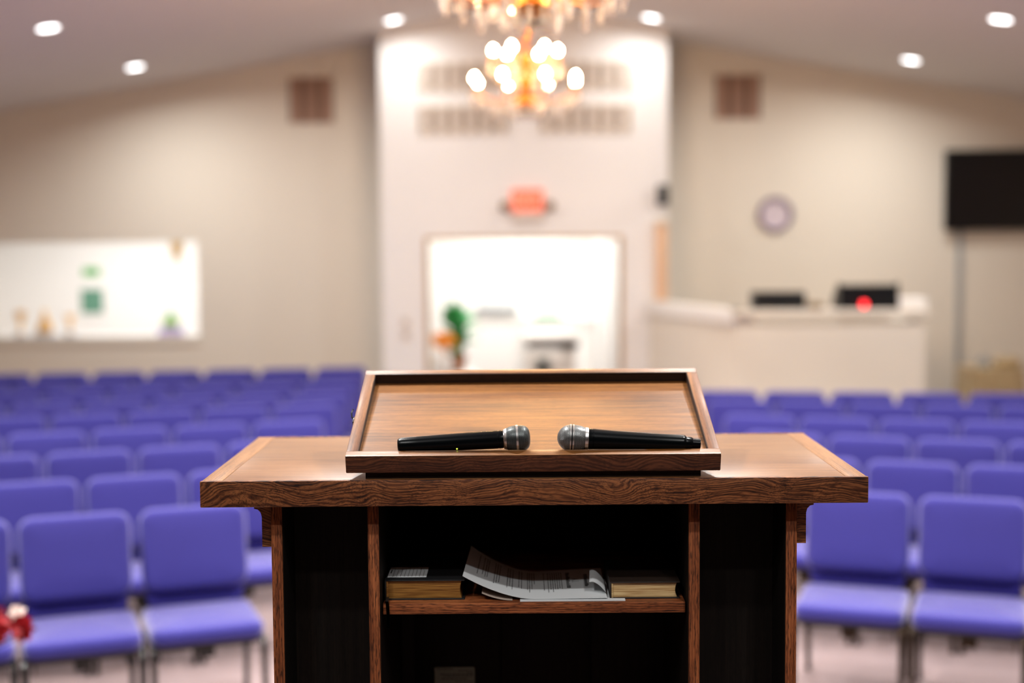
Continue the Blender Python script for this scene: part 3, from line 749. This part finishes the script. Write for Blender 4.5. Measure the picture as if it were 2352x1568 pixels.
lpart('side_panel', M['wood_z'], -.478, -.457, YS0, YS1, ZL, ZU)
lpart('side_panel', M['wood_z'], .512, .533, YS0, YS1, ZL, ZU)
lpart('divider', M['wood_z'], -.292, -.271, YS0, YS1 - .02, ZL, ZU)
lpart('divider', M['wood_z'], .325, .346, YS0, YS1 - .02, ZL, ZU)
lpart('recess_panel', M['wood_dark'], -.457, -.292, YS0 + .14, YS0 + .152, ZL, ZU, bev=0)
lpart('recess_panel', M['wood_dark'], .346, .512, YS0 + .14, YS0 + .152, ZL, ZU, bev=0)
# inside faces: thin near-black strips carry the shade of the unlit interior
for a, b in ((-.457, -.4555), (.5105, .512)): lpart('inner_shade_strip', M['wood_dark'], a, b, YS0 + .004, YS0 + .14, ZL, ZU, bev=0)
for a, b in ((-.271, -.2695), (.3235, .325)): lpart('inner_shade_strip', M['wood_dark'], a, b, YS0 + .004, YS1 - .02, ZL, ZU, bev=0)
for a, b in ((-.2935, -.292), (.346, .3475)): lpart('inner_shade_strip', M['wood_dark'], a, b, YS0 + .004, YS0 + .14, ZL, ZU, bev=0)
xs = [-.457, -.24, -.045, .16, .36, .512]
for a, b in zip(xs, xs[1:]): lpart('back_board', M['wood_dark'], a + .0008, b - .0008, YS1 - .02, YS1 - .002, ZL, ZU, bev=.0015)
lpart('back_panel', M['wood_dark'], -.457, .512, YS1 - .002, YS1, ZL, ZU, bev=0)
ZS = 1.355
lpart('shelf', M['wood_shelf'], -.2665, .3205, YS0 + .018, YS1 - .022, ZS - .021, ZS, bev=.001)
lpart('shelf', M['wood_shelf'], -.2695, .3235, YS0 + .018, YS1 - .022, .80, .821, bev=.001)
lpart('plinth', M['wood_x'], -.49, .545, YS0 - .012, YS0 + .01, ZL, ZL + .09)
def moulding(x, s_):
    p = [(x, ZU - .0005), (x + s_ * .046, ZU - .0005), (x + s_ * .0445, ZU - .006), (x + s_ * .038, ZU - .010), (x + s_ * .034, ZU - .0105), (x + s_ * .034, ZU - .0145), (x + s_ * .027, ZU - .016), (x + s_ * .0215, ZU - .022), (x + s_ * .0195, ZU - .030), (x + s_ * .0195, 1.470), (x, 1.470)]
    B().prism(p, YS0 + .012, YS1 + .03).build('side_moulding', M['wood_x'], lc)
moulding(-.478, -1); moulding(.533, 1)
# slanted tray in its own tilted frame: X across, Y up the slope, Z away from the board
TA = math.atan2(.1265, .387); TLn = .407; TW = .706 / 2
tray = B().prism([(.021, -.021), (TLn - .0205, -.031), (TLn - .0205, -.022), (.021, -.011)], -TW + .0215, TW - .0215, 'X').build('reading_tray', M['wood_tray'], lc, local=True)
tray.location = Vector((.0265, 2.645, 1.6555)) - WL[lc.name]; tray.rotation_euler = (TA, 0, 0)
B().box(-TW, TW, 0, .022, -.036, -.0022, .0018).build('tray_rail', M['wood_rail_shaded'], tray, local=True)  # front face, its shade painted in as darker wood
B().box(-TW, TW, .0003, .022, -.0022, 0, .0008).build('rail_top_lit', M['wood_tray'], tray, local=True)  # top of the same rail, strong light put into a paler wood
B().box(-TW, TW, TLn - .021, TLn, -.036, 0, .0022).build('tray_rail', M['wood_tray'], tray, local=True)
for s_ in (-1, 1):
    a, b = sorted((s_ * TW, s_ * (TW - .022)))
    B().box(a, b, .0222, TLn - .0212, -.036, 0, .0022).build('tray_rail', M['wood_tray_y'], tray, local=True)
B().box(-TW + .024, TW - .024, .0195, .0222, -.012, -.0005).build('rail_inner_strip', M['wood_tray'], tray, local=True)
B().box(-TW + .023, TW - .023, TLn - .0222, TLn - .0205, -.026, -.0012).build('rail_inner_strip', M['wood_base'], tray, local=True)  # dark strip: shade of the back rail's inner face put into colour
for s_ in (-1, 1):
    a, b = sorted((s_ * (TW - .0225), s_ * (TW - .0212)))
    B().box(a, b, .0225, TLn - .022, -.026, -.0014).build('rail_inner_strip', M['wood_base'], tray, local=True)  # side rails' inner shade, painted in as dark strips
cl = B().tube([(-TW - .001, .185, -.012), (-TW - .007, .19, -.010), (-TW - .009, .20, -.004), (-TW - .006, .205, .002)], .0016, 6)
cl.box(-TW - .004, -TW, .165, .188, -.022, -.006, .001)
cl.build('side_clip', M['black_metal'], tray, local=True)
ta, tb = math.sin(TA), math.cos(TA)
zf = lambda y: 1.6555 + (y - 2.645) * math.tan(TA) - .0345 / tb
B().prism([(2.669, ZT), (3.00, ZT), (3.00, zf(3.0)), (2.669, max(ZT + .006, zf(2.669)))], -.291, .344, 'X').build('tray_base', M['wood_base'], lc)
# sticker low on the back boards
st = B().box(-.196, -.104, YS1 - .0215, YS1 - .0200, .995, 1.0885, .004)
sk = st.build('label_sticker', mat('sticker', srgb(150, 162, 150), .7), lc)
sk['label'] = 'pale printed sticker on the back boards'
ink = B()
for x0, x1, z in ((-.192, -.155, 1.0840), (-.142, -.108, 1.0795), (-.122, -.108, 1.0745), (-.183, -.108, 1.0715), (-.175, -.108, 1.0670), (-.18, -.12, 1.0610), (-.15, -.108, 1.0550)):
    x = x0
    while x < x1:
        l_ = random.uniform(.004, .011); ink.box(x, min(x + l_, x1), YS1 - .0219, YS1 - .0214, z - .0007, z + .0007); x += l_ + .0018
ink.build('print', M['ink'], sk)

# ------------------------------------------------------------------ microphones
def mesh_mat(name, c1, c2):
    m = bpy.data.materials.new(name); m.use_nodes = True; nt = m.node_tree; p = nt.nodes['Principled BSDF']
    uv = nt.nodes.new('ShaderNodeTexCoord'); mp = nt.nodes.new('ShaderNodeMapping'); mp.inputs['Scale'].default_value = (76, 560, 1)
    br = nt.nodes.new('ShaderNodeTexBrick'); br.inputs['Scale'].default_value = 1; br.inputs['Mortar Size'].default_value = .16; br.inputs['Mortar Smooth'].default_value = .4
    br.inputs['Brick Width'].default_value = 1.0; br.inputs['Row Height'].default_value = 1.0; br.offset = .5
    br.inputs['Color1'].default_value = c1; br.inputs['Color2'].default_value = c1; br.inputs['Mortar'].default_value = c2
    nt.links.new(uv.outputs['UV'], mp.inputs['Vector']); nt.links.new(mp.outputs[0], br.inputs['Vector'])
    nt.links.new(br.outputs['Color'], p.inputs['Base Color'])
    p.inputs['Metallic'].default_value = .7; p.inputs['Roughness'].default_value = .38
    bp = nt.nodes.new('ShaderNodeBump'); bp.inputs['Strength'].default_value = .9; bp.inputs['Distance'].default_value = .0012
    nt.links.new(br.outputs['Fac'], bp.inputs['Height']); nt.links.new(bp.outputs['Normal'], p.inputs['Normal'])
    return m
M['mic_mesh'] = mesh_mat('mic_mesh_silver', (.012, .014, .015, 1), (.26, .27, .27, 1))
M['mic_mesh_d'] = mesh_mat('mic_mesh_dark', (.008, .010, .011, 1), (.11, .125, .125, 1))
M['mic_body'] = mat('mic_body', srgb(5, 8, 10), .24, ior=1.2)
Tm = Matrix.Translation((.0265, 2.645, 1.6555)) @ Matrix.Rotation(TA, 4, 'X')
def mic(name, label, tail, head, parts):
    """parts: (name, material, profile of (radius, distance from tail)); tail and head are axis points in the tray's frame"""
    a, b = Tm @ Vector(tail), Tm @ Vector(head)
    d = (b - a).normalized()
    q = d.to_track_quat('Z', 'X')
    t = thing(name, label, 'microphone', a, 0, 'wireless microphones on the tray')
    t.rotation_mode = 'QUATERNION'; t.rotation_quaternion = q
    for nm, m, pf in parts:
        B().lathe(pf, 48, uv=True).build(nm, m, t, local=True, ang=30)
    return t
# left microphone, head to the right
LW = .2505
h0 = .201                                                  # where the grille begins
mic_l = mic('wireless_microphone', 'black wireless microphone with a dark grille, head pointing right',
    (-.2565, .0362, .0042), (-.009, .0432, .0148),
    [('body', M['mic_body'], [(0, 0), (.0105, .0002), (.0132, .003), (.0142, .008), (.0150, .04), (.0166, .12), (.0174, .185), (.0174, .190), (.0170, .1905), (.0170, .1925), (.0175, .193), (.0172, .199), (.0165, .2015)]),
     ('collar_ring', M['silver'], [(.0165, .2005), (.0182, .2015), (.0194, .2035), (.0204, .2065), (.0198, .2075)]),
     ('grille', M['mic_mesh_d'], [(.0198, .2065), (.0215, .2098), (.0231, .2140), (.0243, .2190), (.0250, .2240), (.0252, .2285), (.0249, .2340), (.0240, .2392), (.0224, .2436), (.0198, .2472), (.0160, .2498), (.0112, .2513), (.0055, .2519), (0, .2521)]),
     ('grille_band', M['silver'], [(.0249, .2250), (.0256, .2254), (.0256, .2292), (.0249, .2296)])])
led = B().lathe([(0, -.0016), (.0011, -.0011), (.0016, 0), (.0011, .0011), (0, .0016)], 8).build('power_light', mat('power_led', (.8, 1, .1), .4, emit=(.75, .95, .05), es=2.0), mic_l, local=True)
led.location = Vector((0, 0, .113)) + mic_l.rotation_quaternion.inverted() @ Vector((0, -.72, -.69)) * .0166
# right microphone, head to the left
mic_r = mic('wireless_microphone', 'black wireless microphone with a silver grille and stub antenna, head pointing left',
    (.318, .0350, .0030), (.051, .0432, .0150),
    [('body', M['mic_body'], [(0, .028), (.0138, .0282), (.0150, .030), (.0154, .034), (.0162, .09), (.0176, .16), (.0192, .196), (.0196, .203), (.0191, .2035), (.0196, .204), (.0200, .2105), (.0197, .2128)]),
     ('antenna_collar', M['mic_body'], [(0, .0145), (.0105, .015), (.0122, .018), (.0128, .0285), (0, .0286)]),
     ('antenna', M['mic_body'], [(0, 0), (.0086, .0003), (.0094, .0015), (.0098, .0155), (0, .0156)]),
     ('collar_ring', M['silver'], [(.0200, .2125), (.0208, .2132), (.0212, .2150), (.0215, .2190), (.0208, .2198)]),
     ('grille', M['mic_mesh'], [(.0208, .2188), (.0222, .2226), (.0237, .2275), (.0248, .2330), (.0255, .2395), (.0256, .2448)] + [(.0256 * math.sqrt(max(0, 1 - (k / 9) ** 2)), .2448 + .0272 * k / 9) for k in range(1, 9)] + [(.0060, .2715), (0, .2720)]),
     ('grille_band', M['silver'], [(.0254, .2402), (.0260, .2406), (.0260, .2428), (.0250, .2431)]),
     ('grille_band', M['silver'], [(.0250, .2455), (.0260, .2458), (.0260, .2478), (.0253, .2482)]),
     ('grille_seam', M['black'], [(.0250, .2429), (.0257, .2431), (.0257, .2455), (.0250, .2457)])])

# ------------------------------------------------------------------ books and papers on the shelf
M['cover'] = mat('black_leather', srgb(16, 17, 19), .5, bump=.3, bscale=900)
M['cover_b'] = mat('brown_leather', srgb(34, 24, 18), .5, bump=.3, bscale=900)
def pages_mat(name, c, c2, metal=0.0):
    m = bpy.data.materials.new(name); m.use_nodes = True; nt = m.node_tree; p = nt.nodes['Principled BSDF']
    tc = nt.nodes.new('ShaderNodeTexCoord'); mp = nt.nodes.new('ShaderNodeMapping'); mp.inputs['Scale'].default_value = (18, 18, 900)
    n = nt.nodes.new('ShaderNodeTexNoise'); n.inputs['Scale'].default_value = 1; n.inputs['Detail'].default_value = 4
    rp = nt.nodes.new('ShaderNodeValToRGB'); rp.color_ramp.elements[0].position = .38; rp.color_ramp.elements[0].color = c2; rp.color_ramp.elements[1].position = .6; rp.color_ramp.elements[1].color = c
    nt.links.new(tc.outputs['Object'], mp.inputs[0]); nt.links.new(mp.outputs[0], n.inputs['Vector']); nt.links.new(n.outputs['Fac'], rp.inputs[0]); nt.links.new(rp.outputs[0], p.inputs['Base Color'])
    p.inputs['Metallic'].default_value = metal; p.inputs['Roughness'].default_value = .45
    return m
M['gilt'] = pages_mat('gilt_pages', srgb(176, 128, 62), srgb(112, 70, 28), .35)
M['tan_pages'] = pages_mat('tan_pages', srgb(214, 186, 136), srgb(160, 124, 76))
def book(name, label, x0, x1, y0, y1, th, cov, pg, spine):
    t = thing(name, label, 'book', ((x0 + x1) / 2, (y0 + y1) / 2, ZS), 0, 'books on the lectern shelf')
    c = .0028
    B().box(x0, x1, y0, y1, ZS, ZS + c, .001).build('cover_board', cov, t)
    B().box(x0, x1, y0, y1, ZS + th - c, ZS + th, .001).build('cover_board', cov, t)
    s0, s1 = (x0, x0 + .003) if spine < 0 else (x1 - .003, x1)
    B().box(s0, s1, y0, y1, ZS + c * .5, ZS + th - c * .5, .001).build('spine', cov, t)
    a, b = (x0 + .004, x1 - .006) if spine < 0 else (x0 + .006, x1 - .004)
    pb = B(); yy = y0 + .005
    fo = -1 if spine < 0 else 1                              # rounded back, hollow fore edge
    pts = []
    k = 7
    for i in range(k + 1):
        z = ZS + c + (th - 2 * c) * i / k; bow = .0035 * (1 - (2 * i / k - 1) ** 2)
        pts.append((z, bow))
    loop = [(b - (bw_ if fo < 0 else -0), z) for z, bw_ in pts] + [(a + (bw_ if fo > 0 else 0), z) for z, bw_ in reversed(pts)]
    pb.prism(loop, yy, y1 - .005).build('page_block', pg, t)
    hb = a if fo < 0 else b
    B().tube([(hb, yy - .001, ZS + c), (hb, yy - .001, ZS + th - c)], .0028, 6).build('headband', pg, t)
    return t
bk_l = book('black_bible', 'thick black leather book with gilt page edges on the shelf', -.2655, -.1085, 2.745, 2.955, .040, M['cover'], M['gilt'], -1)
tg = B().box(-.262, -.185, 2.768, 2.852, ZS + .0400, ZS + .0404).build('cover_note', M['paper'], bk_l)
tg['label'] = 'white ruled note stuck on the black cover'
ink = B()
for k in range(9):
    x = -.252 + k * .0075; ink.box(x, x + .0008, 2.772, 2.772 + random.uniform(.05, .075), ZS + .0404, ZS + .0406)
ink.box(-.259, -.2565, 2.80, 2.83, ZS + .0404, ZS + .0406)
ink.build('print', M['ink'], tg)
rb = B()
rb.grid(lambda u, v: (-.2635 + v * .006 + .004 * math.sin(u * 2), 2.748 - (.034 if u > .3 else .034 * u / .3) + .001, ZS + .006 - .075 * max(0, u - .3)), 10, 1, .0006)
rb.build('ribbon', M['cover'], bk_l)
book('tan_page_book', 'smaller dark brown book with speckled tan page edges on the shelf', .176, .3135, 2.742, 2.93, .034, M['cover_b'], M['tan_pages'], -1)

# letter-size sheet, its left end curling up
PX0, PX1, PY0, PY1 = -.112, .170, 2.735, 2.950
def sheet(u, v, lift=0.0):
    x = PX0 + (PX1 - PX0) * u; y = PY0 + (PY1 - PY0) * v
    l = max(0, (.5 - u) / .5)
    z = ZS + .0035 + .046 * l ** 1.75 * (1 + .18 * v) + .004 * v + .009 * max(0, u - .55) * (.4 + v)
    x += .010 * l * v
    return (x, y + .004 * l, z + lift)
ps = B().grid(lambda u, v: sheet(u, v), 28, 8, .0009).build('printed_sheet', M['paper'])
tag(ps, 'white printed sheet curling up at its left end', 'paper', 'loose papers on the shelf')
def on_sheet(b, u0, u1, v0, v1):
    b.quad(sheet(u0, v0, .0003), sheet(u1, v0, .0003), sheet(u1, v1, .0003), sheet(u0, v1, .0003))
ink = B()
cols = [.085, .12, .14, .155, .205, .222, .24, .30, .318, .338, .385, .405, .45, .465, .482, .50, .57, .60, .618, .634, .65, .666, .682, .698]
rr = random.Random(11)
for u in cols:
    v = .90; end = rr.uniform(.20, .34) if rr.random() < .8 else .5
    while v > end:
        l_ = rr.uniform(.02, .055); on_sheet(ink, u - .0028, u + .0028, max(end, v - l_), v); v -= l_ + .012
for u, v0, v1 in ((.745, .36, .88), (.875, .40, .80)):
    v = v1
    while v > v0:
        l_ = rr.uniform(.015, .03); on_sheet(ink, u - .014, u + (.014 if rr.random() < .6 else .006), v - l_, v); v -= l_ + .010
ps_o = WL[ps.name]
tm = text_mesh('A.I.', .021)
for p in tm.polygons:
    vs3 = []
    for i in p.vertices:
        c = tm.vertices[i].co                                # text reads towards the camera, its top to the right
        u = (.072 - PX0 + .040 + c.y) / (PX1 - PX0); v = .60 - c.x / (PY1 - PY0)
        vs3.append(sheet(u, v, .0003))
    ink.quad(*vs3)
ink.build('print', M['ink'], ps)
fl = B().grid(lambda u, v: (.137 + .031 * u + .004 * v, 2.765 + .075 * v - .01 * u, ZS + .012 + .024 * math.sin((1 - u) * 1.9) * (.75 + .25 * v)), 8, 3, .0005)
fl.build('folded_corner', M['paper'], ps)
tag(B().box(.0, .205, 2.726, 2.90, ZS + .0003, ZS + .0018).build('blank_sheet', M['paper']), 'flat blank white sheet sticking out under the printed one', 'paper', 'loose papers on the shelf')
lf = B().grid(lambda u, v: (-.075 + .06 * u, 2.739 + .12 * v - .006 * u, ZS + .0016 + .013 * (1 - u) ** 2 * (1 - .5 * v)), 8, 3, .0006)
tag(lf.build('folded_leaflet', mat('leaflet', srgb(176, 160, 148), .7)), 'creased pinkish leaflet tucked under the curling sheet', 'leaflet', 'loose papers on the shelf')

# ------------------------------------------------------------------ red flowers before the left front row
M['red'] = mat('red_petal', srgb(150, 5, 20), .6); M['cream'] = mat('cream_petal', srgb(226, 206, 200), .7); M['stand'] = mat('dark_stand', srgb(34, 26, 24), .4)
FX, FY = -1.90, 5.0
t = thing('flower_stand', 'dark pedestal stand in front of the left chairs', 'stand', (FX - .06, FY, 0))
B().lathe([(0, 0), (.16, 0), (.16, .02), (.03, .04), (.022, .2), (.03, .36), (.13, .385), (.13, .40), (0, .40)], 24, (FX - .06, FY, 0)).build('column', M['stand'], t)
B().lathe([(0, .40), (.135, .40), (.135, .412), (0, .412)], 24, (FX - .06, FY, 0)).build('top_plate', M['stand'], t)
t = thing('flower_arrangement', 'red flowers with a white bloom at the left picture edge', 'flowers', (FX - .06, FY, .412))
B().lathe([(0, 0), (.045, 0), (.06, .05), (.05, .12), (.035, .17), (.042, .19), (.036, .185), (0, .15)], 20, (FX - .06, FY, .412)).build('vase', M['stand'], t)
def bloom_mesh(m, n=18, r=.068):
    b = B()
    for k in range(n):
        a = k * 2.39996; rr_ = r * (.45 + .55 * (k / n)); h = .028 * (1 - k / n)
        ca, sa = math.cos(a), math.sin(a); pa, pb_ = -sa, ca; w_ = rr_ * .36
        b.quad((0, 0, 0), (rr_ * .55 * ca + pa * w_, rr_ * .55 * sa + pb_ * w_, h + .004), (rr_ * ca, rr_ * sa, h + .012), (rr_ * .55 * ca - pa * w_, rr_ * .55 * sa - pb_ * w_, h + .004))
    b.lathe([(0, -.02), (.012, -.015), (.018, 0), (0, .004)], 8)
    me = b.mesh('bloom'); me.materials.append(m); return me
rbm, wbm = bloom_mesh(M['red']), bloom_mesh(M['cream'], 12, .04)
for k, (dx, dy, dz, tx, ty, me) in enumerate(((.02, -.02, .27, .5, .1, rbm), (.10, -.03, .285, .6, .3, rbm), (.165, .0, .27, .5, .9, rbm), (.06, .05, .30, .2, .2, rbm), (.115, -.05, .25, 1.0, .4, rbm), (.20, -.03, .272, .8, 1.0, rbm), (.15, .02, .315, .5, .5, wbm), (.03, .06, .32, .2, 0, wbm), (-.06, -.02, .28, .5, -.5, rbm))):
    o = bpy.data.objects.new('bloom', me); COL.objects.link(o); o.parent = t; o.location = (dx, dy, dz); o.rotation_euler = (tx, ty, k)
    B().tube([(FX - .06, FY, .412 + .15), (FX - .06 + dx * .5, FY + dy * .5, .412 + .21), (FX - .06 + dx, FY + dy, .412 + dz - .01)], .003, 5).build('stem', M['dark_leaf'], t)
fm = B().grid(leaf_fn, 5, 2).mesh('leaf'); fm.materials.append(M['dark_leaf'])
for k in range(7):
    o = bpy.data.objects.new('leaf', fm); COL.objects.link(o); o.parent = t
    o.location = (.03 * math.cos(k), .03 * math.sin(k), .18); o.rotation_euler = (.5, 0, k * .9); o.scale = (.6, .5, .6)
